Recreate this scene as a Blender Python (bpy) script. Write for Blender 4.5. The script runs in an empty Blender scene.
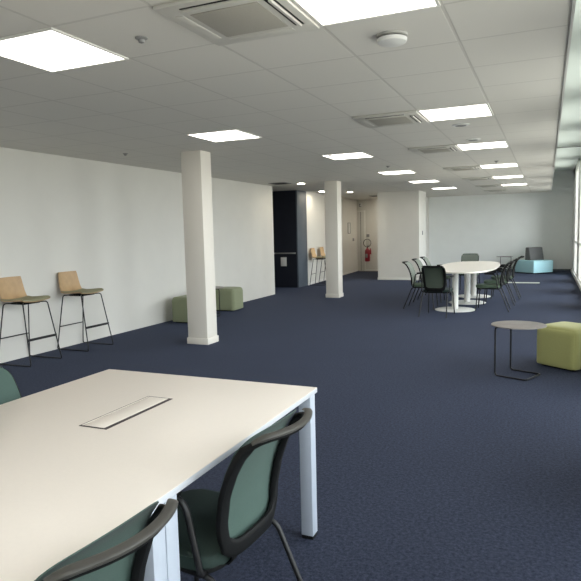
import bpy, bmesh, math
from mathutils import Vector, Matrix
PI = math.pi
col = bpy.context.scene.collection
sc = bpy.context.scene

# ------------------------------------------------------------------ materials
def mat(name, color, rough=.5, metal=0., noise=None, bump=None, sheen=0., spec=.5, coat=0.):
    """noise = (scale, amount) colour mottling, bump = (scale, strength, distance)"""
    m = bpy.data.materials.new(name); m.use_nodes = True
    nt = m.node_tree; b = nt.nodes['Principled BSDF']
    b.inputs['Base Color'].default_value = (*color, 1)
    b.inputs['Roughness'].default_value = rough
    b.inputs['Metallic'].default_value = metal
    b.inputs['Specular IOR Level'].default_value = spec
    b.inputs['Sheen Weight'].default_value = sheen
    b.inputs['Coat Weight'].default_value = coat
    tc = nt.nodes.new('ShaderNodeTexCoord')
    if noise:
        n = nt.nodes.new('ShaderNodeTexNoise'); n.inputs['Scale'].default_value = noise[0]
        n.inputs['Detail'].default_value = 4
        nt.links.new(tc.outputs['Object'], n.inputs['Vector'])
        r = nt.nodes.new('ShaderNodeMapRange')
        r.inputs['From Min'].default_value = .3; r.inputs['From Max'].default_value = .7
        r.inputs['To Min'].default_value = 1 - noise[1]; r.inputs['To Max'].default_value = 1 + noise[1]
        nt.links.new(n.outputs['Fac'], r.inputs['Value'])
        mx = nt.nodes.new('ShaderNodeVectorMath'); mx.operation = 'SCALE'
        mx.inputs[0].default_value = color
        nt.links.new(r.outputs['Result'], mx.inputs['Scale'])
        nt.links.new(mx.outputs['Vector'], b.inputs['Base Color'])
    if bump:
        n2 = nt.nodes.new('ShaderNodeTexNoise'); n2.inputs['Scale'].default_value = bump[0]
        n2.inputs['Detail'].default_value = 3
        nt.links.new(tc.outputs['Object'], n2.inputs['Vector'])
        bp = nt.nodes.new('ShaderNodeBump'); bp.inputs['Strength'].default_value = bump[1]
        bp.inputs['Distance'].default_value = bump[2]
        nt.links.new(n2.outputs['Fac'], bp.inputs['Height'])
        nt.links.new(bp.outputs['Normal'], b.inputs['Normal'])
    return m

def emat(name, color, strength):
    m = bpy.data.materials.new(name); m.use_nodes = True
    b = m.node_tree.nodes['Principled BSDF']
    b.inputs['Base Color'].default_value = (.8, .8, .8, 1)
    b.inputs['Emission Color'].default_value = (*color, 1)
    b.inputs['Emission Strength'].default_value = strength
    return m

PANEL = 7.5
M = dict(
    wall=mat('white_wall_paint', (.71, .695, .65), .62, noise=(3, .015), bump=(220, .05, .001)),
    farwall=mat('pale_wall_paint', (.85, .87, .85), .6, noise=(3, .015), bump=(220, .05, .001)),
    column=mat('column_paint', (.79, .75, .68), .55, bump=(200, .05, .001)),
    trim=mat('white_trim', (.80, .79, .75), .45),
    rim=mat('ceiling_edge_white', (.55, .55, .53), .5),
    recess=mat('recess_paint', (.70, .76, .725), .55),
    navy=mat('navy_panel', (.008, .011, .022), .5, noise=(6, .1)),
    bluegrey=mat('blue_grey_panel', (.085, .105, .13), .5, noise=(4, .08)),
    steel=mat('brushed_steel', (.6, .6, .6), .3, metal=1, noise=(60, .05)),
    whitemetal=mat('white_powder_coat', (.39, .43, .495), .4, noise=(80, .01)),
    table=mat('cream_white_laminate', (.69, .63, .565), .38, noise=(90, .01)),
    tableedge=mat('white_edge_band', (.52, .54, .58), .4),
    roundtable=mat('warm_white_laminate', (.78, .74, .67), .35),
    tray=mat('tray_lid_white', (.72, .68, .60), .4),
    tray_dark=mat('tray_brush_gap', (.03, .02, .022), .7),
    blackplastic=mat('black_plastic', (.007, .0075, .008), .6, spec=.15, bump=(300, .08, .001)),
    greyrail=mat('dark_grey_plastic', (.045, .043, .038), .45, bump=(300, .08, .001)),
    blackmetal=mat('black_metal', (.012, .012, .013), .38, metal=.3),
    mesh_green=mat('green_mesh', (.036, .072, .059), .75, noise=(400, .12), bump=(500, .25, .001), sheen=.1),
    seat_green=mat('dark_green_fabric', (.013, .028, .023), .9, noise=(300, .15), bump=(400, .3, .001)),
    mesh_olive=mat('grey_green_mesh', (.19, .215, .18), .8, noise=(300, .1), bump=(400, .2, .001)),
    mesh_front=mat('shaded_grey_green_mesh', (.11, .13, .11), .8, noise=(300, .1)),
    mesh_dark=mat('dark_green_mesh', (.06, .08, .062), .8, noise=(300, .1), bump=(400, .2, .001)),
    seat_olive=mat('olive_green_fabric', (.07, .105, .07), .9, noise=(300, .1)),
    wood=mat('light_oak', (.50, .335, .18), .5, noise=(9, .1)),
    seatpad=mat('olive_seat_pad', (.30, .29, .18), .8, noise=(200, .08)),
    pouf=mat('lime_green_fabric', (.40, .40, .155), .92, noise=(160, .06), bump=(250, .25, .002), sheen=.2),
    pouf_sage=mat('sage_green_fabric', (.245, .27, .165), .92, noise=(160, .06), bump=(250, .25, .002), sheen=.1),
    sofa=mat('light_blue_fabric', (.42, .70, .77), .9, noise=(200, .04), bump=(250, .2, .002)),
    sofaback=mat('charcoal_fabric', (.12, .12, .12), .9, noise=(200, .08), bump=(250, .2, .002)),
    tabletop_grey=mat('taupe_table_top', (.20, .18, .165), .42, noise=(50, .04)),
    red=mat('red_enamel', (.27, .018, .035), .3),
    white=mat('white_plastic', (.75, .75, .73), .45),
    offwhite=mat('offwhite_plastic', (.42, .415, .39), .5),
    cassette=mat('cassette_white', (.60, .585, .54), .5),
    grille=mat('grille_mesh', (.40, .38, .33), .6, noise=(300, .1)),
    dark=mat('dark_slot', (.012, .012, .012), .7),
    paper=mat('paper', (.7, .7, .68), .6),
    midgrey=mat('mid_grey', (.25, .25, .25), .5),
    doorpaint=mat('door_paint', (.68, .67, .63), .45),
    panel=emat('light_panel', (1, .945, .86), PANEL),
    down=emat('downlight_glow', (1, .90, .72), 140),
    green_sign=mat('faded_green_print', (.30, .36, .31), .5),
    strip=mat('pale_metal_plate', (.48, .50, .44), .4),
)

# carpet: heathered navy
def carpet():
    m = bpy.data.materials.new('navy_carpet'); m.use_nodes = True
    nt = m.node_tree; b = nt.nodes['Principled BSDF']; L = nt.links
    tc = nt.nodes.new('ShaderNodeTexCoord')
    n1 = nt.nodes.new('ShaderNodeTexNoise'); n1.inputs['Scale'].default_value = 55; n1.inputs['Detail'].default_value = 8
    n1.inputs['Roughness'].default_value = .85
    n2 = nt.nodes.new('ShaderNodeTexNoise'); n2.inputs['Scale'].default_value = 1.2; n2.inputs['Detail'].default_value = 2
    for n in (n1, n2): L.new(tc.outputs['Object'], n.inputs['Vector'])
    r = nt.nodes.new('ShaderNodeValToRGB'); e = r.color_ramp.elements
    e[0].position = .40; e[0].color = (.007, .009, .017, 1)
    e[1].position = .62; e[1].color = (.041, .048, .076, 1)
    L.new(n1.outputs['Fac'], r.inputs['Fac'])
    mr = nt.nodes.new('ShaderNodeMapRange'); mr.inputs['To Min'].default_value = .9; mr.inputs['To Max'].default_value = 1.1
    L.new(n2.outputs['Fac'], mr.inputs['Value'])
    v = nt.nodes.new('ShaderNodeVectorMath'); v.operation = 'SCALE'
    L.new(r.outputs['Color'], v.inputs[0]); L.new(mr.outputs['Result'], v.inputs['Scale'])
    L.new(v.outputs['Vector'], b.inputs['Base Color'])
    b.inputs['Roughness'].default_value = .85
    b.inputs['Specular IOR Level'].default_value = .12
    b.inputs['Sheen Weight'].default_value = .065
    b.inputs['Sheen Roughness'].default_value = .45
    b.inputs['Sheen Tint'].default_value = (.5, .62, 1, 1)
    bp = nt.nodes.new('ShaderNodeBump'); bp.inputs['Strength'].default_value = .5; bp.inputs['Distance'].default_value = .004
    L.new(n1.outputs['Fac'], bp.inputs['Height']); L.new(bp.outputs['Normal'], b.inputs['Normal'])
    return m
M['carpet'] = carpet()

GX, GY, GA = -2.403, 2.463, .6347        # ceiling grid origin and module
CZ = 2.60
def ceiling_mat():
    m = bpy.data.materials.new('ceiling_tiles'); m.use_nodes = True
    nt = m.node_tree; b = nt.nodes['Principled BSDF']; L = nt.links
    tc = nt.nodes.new('ShaderNodeTexCoord'); sp = nt.nodes.new('ShaderNodeSeparateXYZ')
    L.new(tc.outputs['Object'], sp.inputs[0])
    def mth(op, a, c=None, v=None):
        n = nt.nodes.new('ShaderNodeMath'); n.operation = op
        for i, s in enumerate((a, c)):
            if s is None: continue
            if isinstance(s, (int, float)): n.inputs[i].default_value = s
            else: L.new(s, n.inputs[i])
        return n.outputs[0]
    ds = []
    for ax, o0 in ((0, GX), (1, GY)):
        t = mth('SUBTRACT', sp.outputs[ax], o0)
        t = mth('DIVIDE', t, GA)
        f = mth('FRACT', t)
        d = mth('ABSOLUTE', mth('SUBTRACT', f, .5))       # .5 on a line
        ds.append(d)
    mxd = mth('MAXIMUM', ds[0], ds[1])
    line = nt.nodes.new('ShaderNodeMapRange')
    line.inputs['From Min'].default_value = .5 - .011 / GA; line.inputs['From Max'].default_value = .5 - .008 / GA
    L.new(mxd, line.inputs['Value'])
    n = nt.nodes.new('ShaderNodeTexNoise'); n.inputs['Scale'].default_value = 60; n.inputs['Detail'].default_value = 4
    L.new(tc.outputs['Object'], n.inputs['Vector'])
    mix = nt.nodes.new('ShaderNodeMix'); mix.data_type = 'RGBA'
    mix.inputs['A'].default_value = (.70, .68, .635, 1); mix.inputs['B'].default_value = (.60, .58, .54, 1)
    L.new(line.outputs['Result'], mix.inputs['Factor'])
    L.new(mix.outputs['Result'], b.inputs['Base Color'])
    b.inputs['Roughness'].default_value = .8
    h = mth('SUBTRACT', mth('MULTIPLY', n.outputs['Fac'], .08), line.outputs['Result'])
    bp = nt.nodes.new('ShaderNodeBump'); bp.inputs['Strength'].default_value = .4; bp.inputs['Distance'].default_value = .006
    L.new(h, bp.inputs['Height']); L.new(bp.outputs['Normal'], b.inputs['Normal'])
    return m
M['ceiling'] = ceiling_mat()

def glass():
    m = bpy.data.materials.new('window_glass'); m.use_nodes = True
    nt = m.node_tree; nt.nodes.remove(nt.nodes['Principled BSDF'])
    o = nt.nodes['Material Output']; t = nt.nodes.new('ShaderNodeBsdfTransparent')
    t.inputs['Color'].default_value = (.96, .97, .965, 1)
    g = nt.nodes.new('ShaderNodeBsdfGlossy'); g.inputs['Roughness'].default_value = .02
    f = nt.nodes.new('ShaderNodeFresnel'); f.inputs['IOR'].default_value = 1.12
    x = nt.nodes.new('ShaderNodeMixShader')
    nt.links.new(f.outputs[0], x.inputs[0]); nt.links.new(t.outputs[0], x.inputs[1]); nt.links.new(g.outputs[0], x.inputs[2])
    nt.links.new(x.outputs[0], o.inputs['Surface'])
    return m
M['glass'] = glass()

# ------------------------------------------------------------------ mesh helpers
class MB:
    def __init__(s): s.bm = bmesh.new()
    def box(s, x0, x1, y0, y1, z0, z1, bevel=0., seg=2, T=None):
        b = bmesh.new(); bmesh.ops.create_cube(b, size=1)
        for v in b.verts:
            v.co = Vector((x0 + (v.co.x + .5) * (x1 - x0), y0 + (v.co.y + .5) * (y1 - y0), z0 + (v.co.z + .5) * (z1 - z0)))
        if bevel: bmesh.ops.bevel(b, geom=b.edges[:], offset=bevel, segments=seg, profile=.5, affect='EDGES')
        return s.add(b, T)
    def add(s, b, T=None):
        if T is not None: b.transform(T)
        bmesh.ops.recalc_face_normals(b, faces=b.faces[:])
        me = bpy.data.meshes.new('t'); b.to_mesh(me); b.free(); s.bm.from_mesh(me); bpy.data.meshes.remove(me); return s
    def poly(s, pts, z0, z1, bevel=0., seg=2, T=None):
        b = bmesh.new()
        lo = [b.verts.new((x, y, z0)) for x, y in pts]; hi = [b.verts.new((x, y, z1)) for x, y in pts]
        b.faces.new(lo[::-1]); b.faces.new(hi); n = len(pts)
        for i in range(n): b.faces.new((lo[i], lo[(i + 1) % n], hi[(i + 1) % n], hi[i]))
        if bevel:
            es = [e for e in b.edges if abs(e.verts[0].co.z - e.verts[1].co.z) < 1e-6]
            bmesh.ops.bevel(b, geom=es, offset=bevel, segments=seg, profile=.5, affect='EDGES')
        return s.add(b, T)
    def lathe(s, prof, c=(0, 0, 0), n=32, T=None, axis='z'):
        b = bmesh.new(); rings = []
        for r, z in prof:
            if r < 1e-6: rings.append([b.verts.new((0, 0, z))])
            else: rings.append([b.verts.new((r * math.cos(2 * PI * k / n), r * math.sin(2 * PI * k / n), z)) for k in range(n)])
        for a, d in zip(rings, rings[1:]):
            for k in range(n):
                q = [a[k % len(a)], a[(k + 1) % len(a)], d[(k + 1) % len(d)], d[k % len(d)]]
                u = []
                for w in q:
                    if w not in u: u.append(w)
                if len(u) > 2: b.faces.new(u)
        if len(rings[0]) > 1: b.faces.new(rings[0][::-1])
        if len(rings[-1]) > 1: b.faces.new(rings[-1])
        if axis == 'y': b.transform(Matrix.Rotation(PI / 2, 4, 'X'))
        if axis == 'x': b.transform(Matrix.Rotation(PI / 2, 4, 'Y'))
        b.transform(Matrix.Translation(c))
        return s.add(b, T)
    def sweep(s, pts, w, h, ref, closed=False, round_=.0, T=None):
        """rectangular / elliptic section w (along ref x tangent) by h (along ref); ref = vector or list"""
        pts = [Vector(q) for q in pts]; n = len(pts); b = bmesh.new(); rings = []
        sec = []
        k = 12
        for i in range(k):
            a = 2 * PI * (i + .5) / k; c_, s_ = math.cos(a), math.sin(a)
            e = 1 - round_
            e = .35 if not round_ else round_
            sx = math.copysign(abs(c_) ** e, c_); sy = math.copysign(abs(s_) ** e, s_)
            sec.append((sx, sy))
        for i, q in enumerate(pts):
            a = pts[(i - 1) % n] if (closed or i > 0) else q
            d = pts[(i + 1) % n] if (closed or i < n - 1) else q
            t = (d - a).normalized()
            r = Vector(ref[i] if isinstance(ref, list) else ref)
            side = t.cross(r).normalized(); up = side.cross(t).normalized()
            ww = w[i] if isinstance(w, list) else w; hh = h[i] if isinstance(h, list) else h
            rings.append([b.verts.new(q + side * (x * ww / 2) + up * (y * hh / 2)) for x, y in sec])
        m = n if closed else n - 1
        for i in range(m):
            A, B = rings[i], rings[(i + 1) % n]
            for j in range(k): b.faces.new((A[j], A[(j + 1) % k], B[(j + 1) % k], B[j]))
        if not closed: b.faces.new(rings[0][::-1]); b.faces.new(rings[-1])
        return s.add(b, T)
    def tube(s, pts, r, n=10, closed=False, T=None):
        pts = [Vector(q) for q in pts]; b = bmesh.new(); N = len(pts); rings = []
        up = None
        for i, q in enumerate(pts):
            a = pts[(i - 1) % N] if (closed or i > 0) else q
            d = pts[(i + 1) % N] if (closed or i < N - 1) else q
            t = (d - a).normalized()
            if up is None: up = Vector((0, 0, 1)) if abs(t.z) < .9 else Vector((1, 0, 0))
            side = t.cross(up).normalized(); up = side.cross(t).normalized()
            rr = r[i] if isinstance(r, list) else r
            rings.append([b.verts.new(q + (side * math.cos(2 * PI * k / n) + up * math.sin(2 * PI * k / n)) * rr) for k in range(n)])
        m = N if closed else N - 1
        for i in range(m):
            A, B = rings[i], rings[(i + 1) % N]
            for j in range(n): b.faces.new((A[j], A[(j + 1) % n], B[(j + 1) % n], B[j]))
        if not closed: b.faces.new(rings[0][::-1]); b.faces.new(rings[-1])
        return s.add(b, T)
    def build(s, name, m, parent=None, smooth=True):
        me = bpy.data.meshes.new(name); s.bm.to_mesh(me); s.bm.free()
        me.materials.append(M[m] if isinstance(m, str) else m)
        if smooth: me.shade_smooth(); me.set_sharp_from_angle(angle=math.radians(38))
        o = bpy.data.objects.new(name, me); col.objects.link(o)
        if parent: o.parent = parent
        return o

def fillet(pts, r, n=5):
    """round the inner corners of a polyline"""
    pts = [Vector(q) for q in pts]; out = [pts[0]]
    for a, q, d in zip(pts, pts[1:], pts[2:]):
        u = (a - q); v = (d - q); rr = min(r, u.length * .49, v.length * .49)
        p0 = q + u.normalized() * rr; p1 = q + v.normalized() * rr
        for k in range(n + 1):
            t = k / n; out.append(p0 * (1 - t) ** 2 + q * 2 * t * (1 - t) + p1 * t * t)
    out.append(pts[-1]); return out

def tag(o, label=None, cat=None, group=None, kind=None):
    if label: o['label'] = label
    if cat: o['category'] = cat
    if group: o['group'] = group
    if kind: o['kind'] = kind
    return o
def empty(name, loc=(0, 0, 0), rz=0.):
    o = bpy.data.objects.new(name, None); col.objects.link(o); o.empty_display_size = .1
    o.location = loc; o.rotation_euler = (0, 0, rz); return o
def struct(o, label=None, cat=None): return tag(o, label, cat, kind='structure')
def copy_tree(o, parent=None):
    c = o.copy(); col.objects.link(c); c.parent = parent
    for ch in list(o.children): copy_tree(ch, c)
    return c

# ------------------------------------------------------------------ room shell
Y0, YF = -4.0, 21.3          # back and far end
WX = -6.05                    # left wall face
struct(MB().box(-8, 1.05, Y0 - .2, YF + .2, -.12, 0).build('floor', 'carpet', smooth=False), 'navy heathered carpet floor', 'floor')
struct(MB().box(-8, .095, Y0, YF, CZ, CZ + .08).build('ceiling', 'ceiling', smooth=False), 'grey tiled suspended ceiling', 'ceiling')
struct(MB().box(.095, .11, Y0, YF, CZ - .012, 3.25).build('trim_1', 'rim', smooth=False))
RZ = 3.25
struct(MB().box(.05, 1.05, Y0, YF, RZ, RZ + .08).build('ceiling.001', 'recess', smooth=False), 'raised pale ceiling strip along the windows', 'ceiling')
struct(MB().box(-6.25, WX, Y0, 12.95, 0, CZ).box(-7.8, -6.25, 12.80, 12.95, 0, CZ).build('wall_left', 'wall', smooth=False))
struct(MB().box(-8, -7.6, 12.95, 14.75, 0, CZ).build('wall_alcove', 'navy', smooth=False))
struct(MB().box(-7.6, -6.15, 14.6, 14.75, 0, CZ).build('wall_navy', 'navy', smooth=False))
struct(MB().box(-6.15, -6.11, 14.6, 15.28, 0, CZ, .006).build('wall_panel', 'bluegrey'))
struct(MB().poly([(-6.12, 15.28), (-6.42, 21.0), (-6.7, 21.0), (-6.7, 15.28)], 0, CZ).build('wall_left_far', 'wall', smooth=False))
struct(MB().box(-6.7, -4.3, 21.0, YF, 0, CZ).build('wall_corridor_end', 'wall', smooth=False))
struct(MB().box(-4.65, -3.415, 17.3, 18.4, 0, CZ).build('wall_block', 'wall', smooth=False))
struct(MB().box(-4.0, -3.85, 18.4, 21.3, 0, CZ).build('wall_light_baffle', 'wall', smooth=False))  # unseen partition added to keep hidden corridor lamps off the far wall
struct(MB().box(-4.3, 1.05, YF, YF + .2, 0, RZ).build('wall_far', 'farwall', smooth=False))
struct(MB().box(-6.25, 1.05, Y0 - .2, Y0, 0, RZ).build('wall_back', 'wall', smooth=False))
# window wall: piers between the bays
bays = [13.3 + 2.75 * k for k in range(-6, 3)]
HW = .98
w = MB(); prev = Y0
for yc in bays:
    a = yc - HW
    if a > prev: w.box(.75, .95, prev, a, 0, RZ)
    prev = yc + HW
w.box(.75, .95, prev, YF, 0, RZ)
w.box(.75, .95, Y0, YF, RZ - .10, RZ - .0005).box(.75, .95, Y0, YF, 0, .07)
struct(w.build('wall_right', 'trim', smooth=False))
for k, yc in enumerate(bays):
    f = MB(); a, b_ = yc - HW + .002, yc + HW - .002
    for q in ((a, a + .06), (b_ - .06, b_), (yc - .025, yc + .025)): f.box(.765, .825, q[0], q[1], .071, 3.149)
    for zz in ((.071, .13), (3.09, 3.149), (.98, 1.03)): f.box(.767, .823, a, b_, *zz)
    fr = f.build('window_%d' % (k + 1), 'trim', smooth=False); struct(fr)
    MB().box(.793, .799, a + .05, b_ - .05, .12, 3.10).build('pane', 'glass', fr, smooth=False)
# skirtings
struct(MB().box(.72, .75, Y0, YF - .02, 0, .11, .004).build('baseboard_right', 'trim'))
struct(MB().box(-3.85, .72, YF - .015, YF, 0, .07).build('baseboard_far', 'bluegrey'))
struct(MB().box(-4.66, -3.41, 17.288, 17.3, 0, .07, .003).build('baseboard_block', 'trim'))
struct(MB().box(-6.42, -4.65, 20.988, 21.0, 0, .07, .003).build('baseboard_corridor', 'trim'))
struct(MB().poly([(-6.12, 15.29), (-6.108, 15.29), (-6.405, 20.98), (-6.419, 20.98)], 0, .07).build('baseboard_left_far', 'trim'))
# columns
def column(x0, x1, y0, y1, label):
    c = MB().box(x0, x1, y0, y1, 0, CZ, .004).build('column', 'column'); struct(c, label, 'column')
    MB().box(x0 - .014, x1 + .014, y0 - .014, y1 + .014, 0, .085, .004).build('plinth', 'column', c)
    return c
column(-4.515, -4.207, 6.80, 7.06, 'near white square column with plinth, by the green cubes')
column(-4.57, -4.275, 12.52, 12.82, 'farther white square column with plinth, by the corridor')

# ------------------------------------------------------------------ service door and wall fittings
d = empty('door_1', (-6.27, 20.99, 0)); struct(d, 'narrow pale service door at the corridor end', 'door')
MB().box(-.14, .14, -.01, .01, 0, 2.17, .003).build('door_leaf', 'doorpaint', d)
fm = MB().box(-.165, -.13, -.02, .01, 0, 2.2).box(.13, .165, -.02, .01, 0, 2.2).box(-.165, .165, -.03, .01, 2.17, 2.215)
fm.build('door_frame', 'trim', d)
MB().box(-.006, .006, -.013, -.009, .02, 2.16).build('door_gap', 'dark', d)
hd = MB().box(-.03, -.015, -.03, -.01, 1.0, 1.14, .003).tube([(-.022, -.03, 1.09), (-.022, -.05, 1.09), (.07, -.05, 1.09)], .008)
hd.build('door_handle', 'steel', d)

# fire extinguisher on the end wall
e = empty('fire_extinguisher', (-6.0, 20.88, 0)); tag(e, 'red fire extinguisher with looped black hose, hanging on the corridor end wall', 'fire extinguisher')
MB().lathe([(0, .36), (.07, .36), (.09, .375), (.095, .40), (.095, .74), (.08, .79), (.045, .82), (.03, .84), (.03, .86), (0, .86)], n=24).build('cylinder_body', 'red', e)
MB().box(-.05, .03, -.101, -.06, .50, .64, .004).build('label_plate', 'midgrey', e)
MB().box(-.02, .02, -.02, .02, .86, .90, .004).box(-.025, .085, -.012, .012, .90, .915, .003).box(-.02, .075, -.012, .012, .94, .952, .003).build('valve_handle', 'blackplastic', e)
ring = [(.14 * math.cos(t) - .01, .03, 1.03 + .14 * math.sin(t)) for t in [(-80 + 335 * k / 28) * PI / 180 for k in range(29)]]
MB().tube(ring, .012).build('hose', 'blackplastic', e)
MB().lathe([(0, 0), (.035, 0), (.028, .12), (.012, .22), (0, .22)], n=16, c=(.115, 0, .62)).build('horn', 'red', e)
MB().box(-.03, .03, .07, .118, .55, .80, .004).build('wall_bracket', 'blackmetal', e)

tag(MB().box(-6.06, -5.95, 20.992, 21.0, 1.25, 1.35, .001).build('extinguisher_sign', 'midgrey'), 'small square grey sign above the fire extinguisher', 'sign')
o = MB().box(-6.35, -6.21, 20.99, 21.0, 2.34, 2.49, .002).build('exit_sign', 'white'); tag(o, 'small square safety sign high above the narrow service door', 'sign')
MB().box(-6.325, -6.30, 20.987, 20.99, 2.35, 2.46).box(-6.30, -6.24, 20.987, 20.99, 2.35, 2.37).box(-6.30, -6.27, 20.987, 20.99, 2.43, 2.46).build('pictogram', 'midgrey', o)
tag(MB().box(-6.21, -6.16, 20.985, 21.0, 1.28, 1.36, .003).build('call_point', 'blackplastic'), 'tiny dark switch on the wall, left of the extinguisher sign', 'switch')
def wb(y): return -6.12 - .3 * (y - 15.1) / 5.9      # face of the far left wall
yy = 19.85
nf = empty('framed_notice', (wb(yy), yy, 1.58)); tag(nf, 'thin grey framed notice on white wall before the corridor end', 'picture')
nf.rotation_euler = (0, 0, math.atan(.3 / 5.9))
MB().box(0, .012, -.15, .15, -.17, .17).build('paper_sheet', 'paper', nf)
MB().box(0, .02, -.17, -.15, -.19, .19).box(0, .02, .15, .17, -.19, .19).box(0, .02, -.15, .15, -.19, -.17).box(0, .02, -.15, .15, .17, .19).build('frame', 'midgrey', nf)
sw = MB().box(0, .03, -.06, .06, -.05, .05, .004).build('wall_switch', 'midgrey'); sw.location = (wb(20.4), 20.4, 1.17)
tag(sw, 'small grey wall switch below the framed notice', 'switch')
tag(MB().box(-3.415, -3.40, 17.75, 17.83, 1.32, 1.44, .003).build('wall_thermostat', 'midgrey'), 'small thermostat on the bright side face of the wall block', 'thermostat')

# navy alcove: silver bar and grey plate
hb = empty('rail_bar', (-6.85, 14.6, .93)); tag(hb, 'thin silver horizontal bar across the navy panel', 'rail')
MB().box(-.68, .685, -.05, -.03, -.018, .018, .004).build('bar', 'steel', hb)
for q in (-.63, .65): MB().box(q - .01, q + .01, -.03, 0, -.01, .01).build('standoff', 'steel', hb)
tag(MB().box(-6.62, -6.45, 14.588, 14.6, .58, .82, .003).build('wall_plate', 'white'), 'grey square plate on the navy panel under the silver bar', 'plate')
for z, lb in ((1.01, 'tiny round lock just above the silver bar'), (.86, 'tiny round lock just below the silver bar')):
    tag(MB().lathe([(0, 0), (.022, 0), (.022, .02), (.016, .03), (0, .03)], n=16, axis='y', c=(-6.99, 14.6, z)).build('wall_lock', 'steel'), lb, 'lock')

# ------------------------------------------------------------------ ceiling fittings
def light_panel():
    root = empty('ceiling_light')
    h = .314; i_ = .298
    f = MB()
    for a, b_, c_, d_ in ((-h, h, -h, -i_), (-h, h, i_, h), (-h, -i_, -i_, i_), (i_, h, -i_, i_)):
        f.box(a, b_, c_, d_, -.010, 0)
    f.build('frame', 'trim', root, smooth=False)
    MB().box(-i_, i_, -i_, i_, -.006, 0).build('diffuser', 'panel', root, smooth=False)
    return root
LP = [(2, 0, 'large square ceiling light panel, nearest of the row beside the air cassettes'),
      (2, 5, 'square ceiling light panel, second of the row beside the air cassettes'),
      (2, 9, 'square ceiling light panel, third of the row beside the air cassettes'),
      (2, 13.6, 'square ceiling light panel, fourth of the row beside the air cassettes'),
      (2, 17.8, 'square ceiling light panel, fifth of the row beside the air cassettes'),
      (2, 22.0, 'square ceiling light panel, farthest of the row beside the air cassettes'),
      (-1, 0, 'large square ceiling light panel above the white bench table, at left edge'),
      (-2, 5, 'square ceiling light panel just in front of the near column'),
      (-1, 9, 'square ceiling light panel, nearest of the row leading to the wall block'),
      (-.95, 13.7, 'square ceiling light panel, second of the row leading to the wall block'),
      (-.9, 17.75, 'square ceiling light panel, third of the row leading to the wall block'),
      (-.85, 22.1, 'square ceiling light panel, farthest of the row leading to the wall block'),
      ]
lp0 = light_panel()
for k, (i, j, lb) in enumerate(LP):
    o = lp0 if k == 0 else copy_tree(lp0)
    o.location = (GX + (i + .5) * GA, GY + (j + .5) * GA, CZ)
    tag(o, lb, 'ceiling light', 'square ceiling light panels')
# two more rows burn behind the photographer; last panel added unseen to brighten corridor
for i, j in ((2, -4), (-1, -4), (-4, -4), (-4, 0), (-4.35, 27)):
    o = copy_tree(lp0); o.location = (GX + (i + .5) * GA, GY + (j + .5) * GA, CZ)
    tag(o, 'square ceiling light panel outside the picture', 'ceiling light', 'square ceiling light panels out of view')

def cassette():
    root = empty('ceiling_air_conditioner')
    h = .315
    MB().box(-h, h, -h, h, -.022, 0, .008).build('cover_panel', 'cassette', root)
    MB().box(-.185, .185, -.185, .185, -.026, -.0215, .003).build('grille', 'grille', root)
    for k in range(4):                       # k: 0 +y, 1 -x, 2 -y, 3 +x ; two vanes stand open, two are closed
        T = Matrix.Rotation(k * PI / 2, 4, 'Z')
        if k in (2, 3):
            MB().box(-.19, .19, .222, .243, -.0245, -.0215, T=T).build('air_slot', 'dark', root, smooth=False)
            MB().box(-.19, .19, .262, .272, -.0245, -.0215, T=T).build('air_slot', 'dark', root, smooth=False)
            MB().box(-.19, .19, .2435, .2605, -.036, -.0215, .002, T=T).build('louver', 'cassette', root)
        else:
            MB().box(-.19, .19, .222, .272, -.0245, -.0215, .001, T=T).build('louver', 'cassette', root)
    return root
cs0 = cassette()
ORD = ['nearest, beside the large top light panel', 'second, beside the second light panel of its row', 'third along its row', 'fourth along its row',
       'fifth along its row', 'sixth along its row', 'farthest of its row, near the far wall']
for k, j in enumerate((0, 5, 9, 13.7, 17.8, 22.0, 25.6)):
    o = cs0 if k == 0 else copy_tree(cs0)
    o.location = (GX + 1.5 * GA, GY + (j + .5) * GA, CZ)
    tag(o, 'square white ceiling air cassette with grille, ' + ORD[k], 'air conditioner', 'ceiling air cassettes')

sd = empty('smoke_detector', (-.83, 3.44, CZ), 0); tag(sd, 'round white disc detector on ceiling near the large top light', 'smoke detector')
MB().lathe([(0, -.014), (.07, -.014), (.086, -.010), (.09, 0), (0, 0)][::-1], n=40).build('base', 'offwhite', sd)
MB().lathe([(0, -.045), (.074, -.045), (.082, -.040), (.086, -.022), (0, -.022)][::-1], n=40).build('cover', 'white', sd)
MB().lathe([(.068, -.0225), (.068, -.0135)], n=32).build('vent_ring', 'dark', sd)

def sensor():
    root = empty('ceiling_sensor')
    MB().lathe([(0, 0), (.035, 0), (.035, -.005), (.024, -.012), (0, -.012)], n=24).build('base', 'midgrey', root)
    MB().lathe([(0, -.012), (.02, -.012), (.016, -.026), (0, -.032)], n=24).build('lens', 'midgrey', root)
    return root
s0 = sensor()
for k, (x, y, lb) in enumerate([(-2.10, 2.82, 'small dark domed sensor on ceiling near the left light panel'),
        (-2.92, 8.27, 'small round sensor on ceiling above the light row, left one'),
        (-2.56, 10.26, 'small round sensor on ceiling between light panels, mid room'),
        (-5.21, 6.53, 'small round sensor on ceiling left of the near column'),
        (-.80, 10.6, 'small round sensor on ceiling just before the fourth right light')]):
    o = s0 if k == 0 else copy_tree(s0); o.location = (x, y, CZ); tag(o, lb, 'sensor', 'small ceiling sensors')
def vent():
    root = empty('round_ceiling_vent')
    MB().lathe([(0, 0), (.09, 0), (.09, -.006), (.075, -.012), (0, -.012)], n=32).build('rim', 'white', root)
    for r in (.055, .028):
        MB().lathe([(r - .005, -.0125), (r - .005, -.014), (r + .003, -.014), (r + .003, -.0125)], n=28).build('slot_ring', 'midgrey', root)
    return root
v0 = vent()
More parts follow.
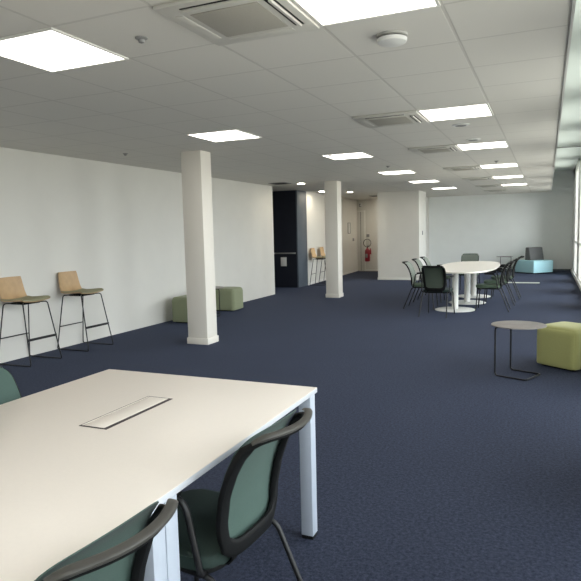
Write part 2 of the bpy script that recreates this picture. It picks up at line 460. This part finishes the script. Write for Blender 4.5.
for k, (x, y, lb) in enumerate([(-.87, 6.68, 'round white ceiling vent just behind the second right light panel'),
                                (-.87, 7.85, 'round white ceiling vent just before the third right light panel')]):
    o = v0 if k == 0 else copy_tree(v0); o.location = (x, y, CZ); tag(o, lb, 'vent', 'round ceiling vents')
def downlight():
    root = empty('downlight')
    MB().lathe([(.085, 0), (.105, 0), (.105, -.008), (.085, -.008), (.085, 0)], n=32).build('rim', 'trim', root)
    MB().lathe([(0, 0), (.085, 0), (.085, -.005), (0, -.005)], n=32).build('lens', 'down', root)
    return root
d0 = downlight()
for k, (x, y, lb) in enumerate([(-5.2, 12.69, 'round lit ceiling downlight before the navy alcove'),
                                (-5.22, 16.43, 'round lit ceiling downlight right of the far column'),
                                (-5.75, 15.55, 'round lit ceiling downlight seen left of the far column'),
                                (-4.78, 18.35, 'round ceiling downlight added out of view to brighten the corridor'),  # this and the next are hidden extras added to lift the dark corridor
                                (-5.0, 20.4, 'round ceiling downlight added out of view to brighten the corridor end')]):
    o = d0 if k == 0 else copy_tree(d0); o.location = (x, y, CZ); tag(o, lb, 'downlight', 'round downlights near the corridor')
def slotvent(x, y, lb):
    o = empty('ceiling_grille', (x, y, CZ)); tag(o, lb, 'vent')
    MB().box(-.2, .2, -.2, .2, -.012, 0, .003).build('rim', 'midgrey', o)
    for k in range(5): MB().box(-.16, .16, -.16 + k * .07, -.12 + k * .07, -.016, -.0125).build('slot', 'dark', o)
slotvent(-5.55, 12.3, 'dark square ceiling grille left of the lit downlight by the alcove')
slotvent(-5.1, 18.9, 'dark square ceiling grille in front of the corridor end')

# cable with two little lamps in the window recess
cb = empty('recess_cable', (.44, 14.7, 3.22)); tag(cb, 'thin dark rod spanning the raised ceiling strip by the windows', 'rod')
MB().tube([(-.315, 0, 0), (.31, 0, 0)], .008).build('rod', 'midgrey', cb)

# ------------------------------------------------------------------ bench table
TX0, TX1, TY0, TY1, TZ = -2.30, -1.02, -.22, 2.64, .74
t = empty('bench_table', ((TX0 + TX1) / 2, (TY0 + TY1) / 2, 0)); tag(t, 'large white rectangular bench table with square steel legs in the foreground', 'table')
cx, cy = t.location.x, t.location.y; hx, hy = (TX1 - TX0) / 2, (TY1 - TY0) / 2
tt = MB().box(-hx, hx, -hy, hy, TZ - .003, TZ, .001).build('tabletop', 'table', t)
MB().box(-hx, hx, -hy, hy, TZ - .024, TZ - .0031, .001).build('edge_band', 'tableedge', tt)
fr = MB()
for sx in (-1, 1): fr.box(sx * (hx - .27) - .02, sx * (hx - .27) + .02, -hy + .04, hy - .10, TZ - .065, TZ - .0245, .002)
for yq in (1.345 - cy, 1.41 - cy, -hy + .12, hy - .036): fr.box(-hx + .06, hx - .06, yq - .02, yq + .02, TZ - .0649, TZ - .0246, .002)
fr.build('frame', 'whitemetal', t)
for yc, lab in ((2.58, 0), (1.4105, 0), (1.3445, 0), (-.12, 0)):
    for sx in (-1, 1):
        xc = sx * (hx - .0325)
        lg = MB().box(xc - .031, xc + .031, yc - cy - .031, yc - cy + .031, .018, TZ - .0245, .003).build('leg', 'whitemetal', t)
        MB().box(xc - .029, xc + .029, yc - cy - .029, yc - cy + .029, 0, .0178, .002).build('foot', 'blackplastic', lg)
# cable tray
tr = MB().box(-1.725 - cx, -1.585 - cx, 1.783 - cy, 2.238 - cy, TZ + .0002, TZ + .0014).build('cable_tray', 'tray_dark', t, smooth=False)
MB().box(-1.717 - cx, -1.7085 - cx, 1.792 - cy, 2.228 - cy, TZ + .0014, TZ + .003).build('rim', 'table', tr, smooth=False)
MB().box(-1.704 - cx, -1.603 - cx, 1.792 - cy, 2.228 - cy, TZ + .0014, TZ + .0032, .0008).build('lid', 'table', tr)

def sheet(rows, lo, hi):
    """closed sheet between offsets lo..hi along the surface normal"""
    n, m = len(rows), len(rows[0]); N = []
    for i in range(n):
        N.append([])
        for j in range(m):
            u = rows[min(i + 1, n - 1)][j] - rows[max(i - 1, 0)][j]; v = rows[i][min(j + 1, m - 1)] - rows[i][max(j - 1, 0)]
            N[-1].append(v.cross(-u).normalized() * (1 if v.cross(-u).z + v.cross(-u).y > 0 else -1))
    b = bmesh.new()
    A, B = [[[b.verts.new(rows[i][j] + N[i][j] * o) for j in range(m)] for i in range(n)] for o in (lo, hi)]
    for i in range(n - 1):
        for j in range(m - 1):
            b.faces.new((A[i][j], A[i + 1][j], A[i + 1][j + 1], A[i][j + 1])); b.faces.new((B[i][j], B[i][j + 1], B[i + 1][j + 1], B[i + 1][j]))
    for i in range(n - 1):
        for j in (0, m - 1): b.faces.new((A[i][j], A[i + 1][j], B[i + 1][j], B[i][j]))
    for j in range(m - 1):
        for i in (0, n - 1): b.faces.new((A[i][j], A[i][j + 1], B[i][j + 1], B[i][j]))
    return b
# ------------------------------------------------------------------ armchair with mesh back
def back_surface(w, z, bow=None):
    """w -1..1 across, z height -> local point on the backrest; the frame bows out behind the taut mesh"""
    t = min(1, max(0, (z - .43) / .42))
    hw = .174 + .014 * min(1, t / .6)
    PR = [(.40, -.198), (.44, -.200), (.49, -.190), (.57, -.190), (.67, -.208), (.75, -.238), (.82, -.275), (.87, -.320), (.90, -.345)]
    for (z0, y0), (z1, y1) in zip(PR, PR[1:]):
        if z <= z1: break
    k = max(0, min(1, (z - z0) / (z1 - z0))); ye = y0 + (y1 - y0) * k
    if bow is None: bow = .012 + .060 * t * t
    return Vector((w * hw, ye - bow * (1 - w * w), z))
def make_chair(meshm, seatm, rail, arms=True):
    root = empty('armchair')
    # seat
    s = MB(); pts = []
    for k in range(40):
        a = 2 * PI * k / 40; c_, s_ = math.cos(a), math.sin(a)
        pts.append((.225 * math.copysign(abs(c_) ** .32, c_), .03 + .21 * math.copysign(abs(s_) ** .32, s_)))
    s.poly(pts, .420, .462, .016, 4).build('seat', seatm, root)
    MB().poly([(x * .94, .02 + (y - .02) * .94) for x, y in pts], .400, .4198, .004).build('seat_shell', 'blackplastic', root)
    # back frame outline in (w,z)
    zt, zb = .868, .456
    out = []
    N = 14
    for k in range(N + 1): out.append((-1 + 2 * k / N, zt, 't'))       # top rail left->right
    for k in range(1, N): out.append((1, zt - (zt - zb) * k / N, 's'))
    for k in range(N + 1): out.append((1 - 2 * k / N, zb, 'b'))
    for k in range(1, N): out.append((-1, zb + (zt - zb) * k / N, 's'))
    def rnd(w, z, m=0.):
        # superellipse rounding of the outline
        cw, cz = w * (1 - m), (z - (zt + zb) / 2) / ((zt - zb) / 2) * (1 - m)
        p_ = 9 if cz > 0 else 5.5
        d = (abs(cw) ** p_ + abs(cz) ** p_) ** (1 / p_); mx_ = max(abs(cw), abs(cz), 1e-6)
        sc_ = mx_ / d if d > 1e-9 else 1
        return cw * sc_, (zt + zb) / 2 + cz * sc_ * (zt - zb) / 2
    path = []; ref = []; W = []; H = []
    for w, z, kd in out:
        a, b_ = rnd(w, z, .03); q = back_surface(a, b_); path.append(q)
        ref.append(Vector((-.25 * a, 1, .12)).normalized())
        up_ = max(0, (b_ - .70) / .15)
        W.append({'t': .016, 's': .042, 'b': .060}[kd]); H.append({'t': .022, 's': .026, 'b': .020}[kd])
    fr = MB().sweep(path, W, H, ref, closed=True, round_=.55).build('back_frame', 'blackplastic', root)
    # top rail cap, a wider handrail band
    rp = []; rr = []
    for k in range(21):
        w = -1 + 2 * k / 20; a, b_ = rnd(w, zt, .0); q = back_surface(a, b_) + Vector((a * .012, -.003, .007)); rp.append(q); rr.append(Vector((-.25 * a, 1, .12)).normalized())
    MB().sweep(rp, [.004 + .010 * min(1, k / 2, (20 - k) / 2) for k in range(21)], [.018 + .010 * min(1, k / 2, (20 - k) / 2) for k in range(21)], rr, round_=.6).build('top_rail', rail, root)
    # mesh membrane
    n = 16; grid = []
    for i in range(n + 1):
        row = []
        for j in range(n + 1):
            w = -1 + 2 * i / n; z = zb + (zt - zb) * j / n
            a, c_ = rnd(w, z, .0); row.append(back_surface(a, c_, .008) + Vector((0, .0155, .004)))
        grid.append(row)
    MB().add(sheet(grid, -.0015, .0015)).build('mesh_back', meshm, root)
    # back supports
    for s in (-1, 1):
        MB().sweep([(s * .11, -.10, .412), (s * .115, -.18, .412), (s * .12, -.196, .43), (s * .12, -.20, .46)], .03, .010, (0, 1, .2), round_=.6).build('back_bracket', 'blackplastic', root)
    # legs
    for s in (-1, 1):
        MB().tube(fillet([(s * .20, .05, .402), (s * .21, .195, .402), (s * .232, .23, 0)], .04), .0105).build('leg', 'blackmetal', root)
        MB().tube(fillet([(s * .20, .0, .402), (s * .21, -.175, .402), (s * .235, -.335, 0)], .04), .0105).build('leg', 'blackmetal', root)
    if arms:
        for s in (-1, 1):
            a = MB().tube(fillet([(s * .20, -.13, .405), (s * .236, -.145, .42), (s * .245, -.10, .668), (s * .245, .08, .675)], .055, 7), .011).build('armrest', 'blackmetal', root)
            MB().sweep([(s * .245, -.08, .683), (s * .245, -.04, .686), (s * .245, .04, .688), (s * .245, .085, .682)], [.026, .036, .036, .024], .016, (0, 0, 1), round_=.6).build('arm_pad', 'blackplastic', a)
    return root

# foreground chairs: chair front is +Y locally
A0 = make_chair('mesh_green', 'seat_green', 'greyrail')
A0.location = (-1.122, 1.752, 0); A0.rotation_euler = (0, 0, PI / 2 + math.radians(-3.5))
tag(A0, 'black framed green mesh armchair tucked under the table between its steel legs', 'chair', 'green armchairs at the bench table')
A1 = copy_tree(A0); A1.location = (-1.155, .975, 0); A1.rotation_euler = (0, 0, PI / 2 + math.radians(-4))
tag(A1, 'black framed green mesh armchair nearest the camera, cut by bottom edge', 'chair', 'green armchairs at the bench table')
A2 = copy_tree(A0); A2.location = (-2.175, 1.90, 0); A2.rotation_euler = (0, 0, -PI / 2)
tag(A2, 'armchair on the far left side of the bench table, only its back corner showing', 'chair', 'green armchairs at the bench table')

# ------------------------------------------------------------------ meeting table
mt = empty('meeting_table', (-1.43, 12.2, 0)); tag(mt, 'long white round-ended meeting table on three disc-foot pedestals', 'table')
pts = []
for k in range(96):
    a = 2 * PI * k / 96; c_, s_ = math.cos(a), math.sin(a)
    pts.append((.57 * math.copysign(abs(c_) ** .72, c_), 1.72 * math.copysign(abs(s_) ** .72, s_)))
MB().poly(pts, .712, .74, .004).build('tabletop', 'roundtable', mt)
for yq, dx in ((-1.13, -.10), (0, -.02), (1.13, -.02)):
    MB().lathe([(0, 0), (.35, 0), (.36, .004), (.36, .010), (.34, .018), (.07, .024), (0, .024)], c=(dx, yq, 0), n=48).build('disc_foot', 'trim', mt)
    MB().lathe([(.058, .024), (.058, .69), (0, .69)], c=(dx, yq, 0), n=28).build('pedestal', 'trim', mt)
    MB().box(-.26, .22, yq - .05, yq + .05, .69, .7118, .004).build('mounting_plate', 'trim', mt)
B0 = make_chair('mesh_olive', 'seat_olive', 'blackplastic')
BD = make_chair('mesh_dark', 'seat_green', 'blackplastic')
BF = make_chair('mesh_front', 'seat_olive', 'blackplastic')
G = 'armchairs around the meeting table'
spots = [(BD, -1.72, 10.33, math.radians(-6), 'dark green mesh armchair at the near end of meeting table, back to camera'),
    (B0, -2.14, 11.25, -PI / 2, 'grey-green mesh armchair, nearest of three on the left of meeting table'),
    (None, -2.17, 12.28, -PI / 2, 'grey-green mesh armchair, middle of three on the left of meeting table'),
    (None, -2.17, 13.15, -PI / 2, 'grey-green mesh armchair, farthest of three on the left of meeting table'),
    (None, -.93, 11.22, PI / 2, 'grey-green mesh armchair, nearest of three on the right of meeting table'),
    (None, -.88, 12.15, PI / 2, 'grey-green mesh armchair, middle of three on the right of meeting table'),
    (None, -.83, 13.2, PI / 2, 'grey-green mesh armchair, farthest of three on the right of meeting table'),
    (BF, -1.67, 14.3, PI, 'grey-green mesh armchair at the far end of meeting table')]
for src, x, y, r, lb in spots:
    o = src if src else copy_tree(B0)
    o.location = (x, y, 0); o.rotation_euler = (0, 0, r); tag(o, lb, 'chair', G)

# ------------------------------------------------------------------ bar stools (front +Y)
def make_stool():
    root = empty('bar_stool')
    # bent plywood shell: seat sweeping up into the back
    prof = [(.20, .752), (.17, .765), (.10, .762), (0, .752), (-.10, .748), (-.165, .758), (-.20, .79), (-.222, .85), (-.238, .93), (-.25, 1.0), (-.255, 1.035)]
    rows = []
    for k, (y, z) in enumerate(prof):
        hw = .205 if k < 5 else .205 - .045 * (k - 4) / 6
        cup = .018 if k < 6 else 0
        fwd = .03 if k >= 6 else 0
        rows.append([Vector((j / 6 * hw, y + fwd * (j / 6) ** 2, z + cup * (j / 6) ** 2)) for j in range(-6, 7)])
    MB().add(sheet(rows, -.010, 0)).build('shell', 'wood', root)
    rows = [[q * 1 for q in r] for r in rows[:6]]
    MB().add(sheet(rows, .0005, .013)).build('seat_pad', 'seatpad', root)
    MB().box(-.12, .12, -.11, .12, .715, .738, .006).build('seat_mount', 'blackplastic', root)
    for s in (-1, 1):
        pth = fillet([(s * .12, .10, .728), (s * .185, .165, .728), (s * .24, .29, .009), (s * .24, -.25, .009), (s * .185, -.15, .728), (s * .12, -.10, .728)], .03)
        MB().tube(pth, .0075).build('side_frame', 'blackmetal', root)
    MB().box(-.222, .222, .238, .250, .295, .325, .003).build('footrest', 'blackmetal', root)
    MB().tube([(-.218, -.206, .31), (.218, -.206, .31)], .007).build('crossbar', 'blackmetal', root)
    return root
S0 = make_stool()
for k, (x, y, r, lb) in enumerate([(-5.775, 6.17, -PI / 2, 'oak bar stool with black sled frame, right one of the pair on the left wall'),
        (-5.785, 5.23, -PI / 2, 'oak bar stool with black sled frame, left one of the pair on the left wall'),
        (-5.83, 15.55, -PI / 2 + .05, 'distant oak bar stool at the wall beyond the navy alcove, nearer one'),
        (-5.86, 16.35, -PI / 2 + .05, 'distant oak bar stool at the wall, half hidden by the far column')]):
    o = S0 if k == 0 else copy_tree(S0); o.location = (x, y, 0); o.rotation_euler = (0, 0, r)
    tag(o, lb, 'bar stool', 'oak bar stools along the walls')

# ------------------------------------------------------------------ poufs
def pouf(x, y, size, h, rz, m, lb, grp=None):
    o = empty('cube_pouf', (x, y, 0), rz); tag(o, lb, 'pouf', grp)
    s = size / 2
    b = bmesh.new(); bmesh.ops.create_cube(b, size=1)
    bmesh.ops.subdivide_edges(b, edges=b.edges[:], cuts=15, use_grid_fill=True)
    R_ = .055
    for v in b.verts:
        x_, y_, z_ = v.co * 2
        # spread samples to the corners, then round a box with radius R_
        f_ = lambda t: math.copysign(abs(math.sin(t * PI / 2)) ** .9, t)
        q = Vector((f_(x_) * s, f_(y_) * s, f_(z_) * (h - .022) / 2))
        inn = Vector((max(-s + R_, min(s - R_, q.x)), max(-s + R_, min(s - R_, q.y)), max(-(h - .022) / 2 + .02, min((h - .022) / 2 - R_, q.z))))
        dl = q - inn
        if dl.length > 1e-6:
            mxl = max(abs(dl.x), abs(dl.y), abs(dl.z)); q = inn + dl.normalized() * mxl
        puff = (1 - x_ * x_) * (1 - y_ * y_)
        if z_ > .99: q.z += .014 * puff
        if abs(x_) > .99: q.x += math.copysign(.006, x_) * (1 - y_ * y_) * (1 - z_ * z_)
        if abs(y_) > .99: q.y += math.copysign(.006, y_) * (1 - x_ * x_) * (1 - z_ * z_)
        v.co = q + Vector((0, 0, .022 + (h - .022) / 2))
    c = MB().add(b).build('cushion', m, o)
    # piping down the upright edges
    for sx, sy in ((1, 1), (1, -1), (-1, 1), (-1, -1)):
        q = s - .016
        MB().tube([(sx * q, sy * q, .04), (sx * q, sy * q, h - .055), (sx * (q - .014), sy * (q - .014), h - .022)], .003, 6).build('seam', m, o)
    MB().box(-s + .05, s - .05, -s + .05, s - .05, 0, .0218, .002).build('base', 'blackplastic', o)
    return o
ang = math.atan2(.6, .8)
P0 = (.275, 6.545)
ux, uy = (-.80, .60), (.60, .80)
sz = .47
pouf(P0[0] + (ux[0] + uy[0]) * sz / 2 , P0[1] + (ux[1] + uy[1]) * sz / 2, sz, .435, -ang, 'pouf', 'lime green upholstered cube pouf beside the round side table, at right edge')
pouf(-5.63, 8.58, .47, .435, 0, 'pouf_sage', 'sage green cube pouf by left wall, its right half hidden by the near column', 'sage green cube poufs')
pouf(-5.74, 10.09, .47, .435, .06, 'pouf_sage', 'sage green cube pouf just right of the near column', 'sage green cube poufs')

# ------------------------------------------------------------------ C-frame side tables
def side_table():
    root = empty('side_table')
    MB().lathe([(0, .510), (.25, .510), (.262, .513), (.262, .519), (.258, .522), (0, .522)], n=64).build('tabletop', 'tabletop_grey', root)
    # posts on -Y side, runners toward +Y
    p_ = [(-.10, .10, .503), (-.168, -.05, .503) , (-.168, -.16, .503)]
    path = fillet([(-.10, .05, .503), (-.168, -.16, .503), (-.168, -.16, .009), (-.168, .16, .009), (.168, .16, .009), (.168, -.16, .009), (.168, -.16, .503), (.10, .05, .503)], .035, 6)
    MB().tube(path, .0085).build('frame', 'blackmetal', root)
    return root
T0 = side_table()
for k, (x, y, r, lb) in enumerate([(-.255, 6.27, math.atan2(-.31, -.13) + PI - PI / 2 - PI / 2 + 0, 'round taupe side table with black tube frame beside the lime pouf'),
        (-5.655, 9.30, math.radians(120.5), 'round side table between the two sage green poufs'),
        (-1.28, 20.75, .3, 'small round side table near the light blue seat by the far wall')]):
    o = T0 if k == 0 else copy_tree(T0); o.location = (x, y, 0); o.rotation_euler = (0, 0, r)
    tag(o, lb, 'side table', 'round side tables')
# posts at (-.46,6.18) and (-.33,6.49): local -Y edge faces (-.92,.38)
T0.rotation_euler = (0, 0, math.atan2(-.38, .92) + PI / 2)
T0.rotation_euler = (0, 0, -math.radians(113)); T0.location = (-.248, 6.274, 0)

# ------------------------------------------------------------------ light blue seat with charcoal back block
sf = empty('lounge_seat', (-.375, 20.48, 0), math.radians(44)); tag(sf, 'light blue low lounge block with slanted charcoal backrest near the far wall', 'seat')
MB().box(-.39, .39, -.42, .42, .03, .41, .018, 4).build('base_block', 'sofa', sf)
b = bmesh.new()

q = [(-.04, .411), (.22, .411), (.20, .82), (.05, .82)]
vs = [[b.verts.new((x, y, z)) for y, z in q] for x in (-.17, .388)]
b.faces.new(vs[0][::-1]); b.faces.new(vs[1])
for k in range(4): b.faces.new((vs[0][k], vs[0][(k + 1) % 4], vs[1][(k + 1) % 4], vs[1][k]))
bmesh.ops.bevel(b, geom=b.edges[:], offset=.018, segments=3, profile=.5, affect='EDGES')
MB().add(b).build('backrest', 'sofaback', sf)
MB().box(-.35, .35, -.38, .38, 0, .0298).build('plinth', 'blackplastic', sf)

tag(MB().box(-1.0, -.16, 16.7, 16.95, 0, .008, .002).build('floor_plate', 'strip'), 'pale flat rectangular plate lying on the carpet behind the meeting chairs', 'floor plate')

# ------------------------------------------------------------------ daylight
w = bpy.data.worlds.new('overcast'); sc.world = w; w.use_nodes = True
nt = w.node_tree; bg = nt.nodes['Background']
tc = nt.nodes.new('ShaderNodeTexCoord'); sp = nt.nodes.new('ShaderNodeSeparateXYZ'); nt.links.new(tc.outputs['Generated'], sp.inputs[0])
mr = nt.nodes.new('ShaderNodeValToRGB'); e = mr.color_ramp.elements
e[0].position = .47; e[0].color = (.50, .50, .46, 1)
e[1].position = .53; e[1].color = (.90, .955, 1.0, 1)
ma = nt.nodes.new('ShaderNodeMath'); ma.operation = 'MULTIPLY_ADD'; ma.inputs[1].default_value = .5; ma.inputs[2].default_value = .5
nt.links.new(sp.outputs['Z'], ma.inputs[0]); nt.links.new(ma.outputs[0], mr.inputs['Fac'])
nt.links.new(mr.outputs['Color'], bg.inputs['Color']); bg.inputs['Strength'].default_value = 9
for k, yc in enumerate(bays):   # sampling portals in the window openings
    l = bpy.data.lights.new('window_portal', 'AREA'); l.shape = 'RECTANGLE'; l.size = 2 * HW; l.size_y = 3.0
    l.cycles.is_portal = True
    o = bpy.data.objects.new('window_portal', l); col.objects.link(o)
    o.location = (.97, yc, 1.6); o.rotation_euler = Vector((-1, 0, 0)).to_track_quat('-Z', 'Z').to_euler()

# ------------------------------------------------------------------ camera
F_, yaw, pitch, roll = 590.2, .41073, .09892, -.02433
cy_, sy_ = math.cos(yaw), math.sin(yaw); fw = Vector((-sy_, cy_, 0)); rt = Vector((cy_, sy_, 0)); up = Vector((0, 0, 1))
f2 = fw * math.cos(pitch) - up * math.sin(pitch); u2 = up * math.cos(pitch) + fw * math.sin(pitch)
r3 = rt * math.cos(roll) + u2 * math.sin(roll); u3 = u2 * math.cos(roll) - rt * math.sin(roll)
cd = bpy.data.cameras.new('camera'); co = bpy.data.objects.new('camera', cd); col.objects.link(co)
m3 = Matrix((r3, u3, -f2)).transposed()
co.matrix_world = Matrix.Translation((0, 0, 1.5)) @ m3.to_4x4()
cd.sensor_width = 36; cd.lens = F_ / 581 * 36; cd.clip_start = .05; cd.clip_end = 200
sc.camera = co

vs_ = sc.view_settings; vs_.view_transform = 'Standard'; vs_.look = 'None'; vs_.gamma = 1; vs_.exposure = -.28
sc.cycles.use_denoising = True
sc.cycles.max_bounces = 10; sc.cycles.diffuse_bounces = 6; sc.cycles.transparent_max_bounces = 8
sc.cycles.sample_clamp_indirect = 6
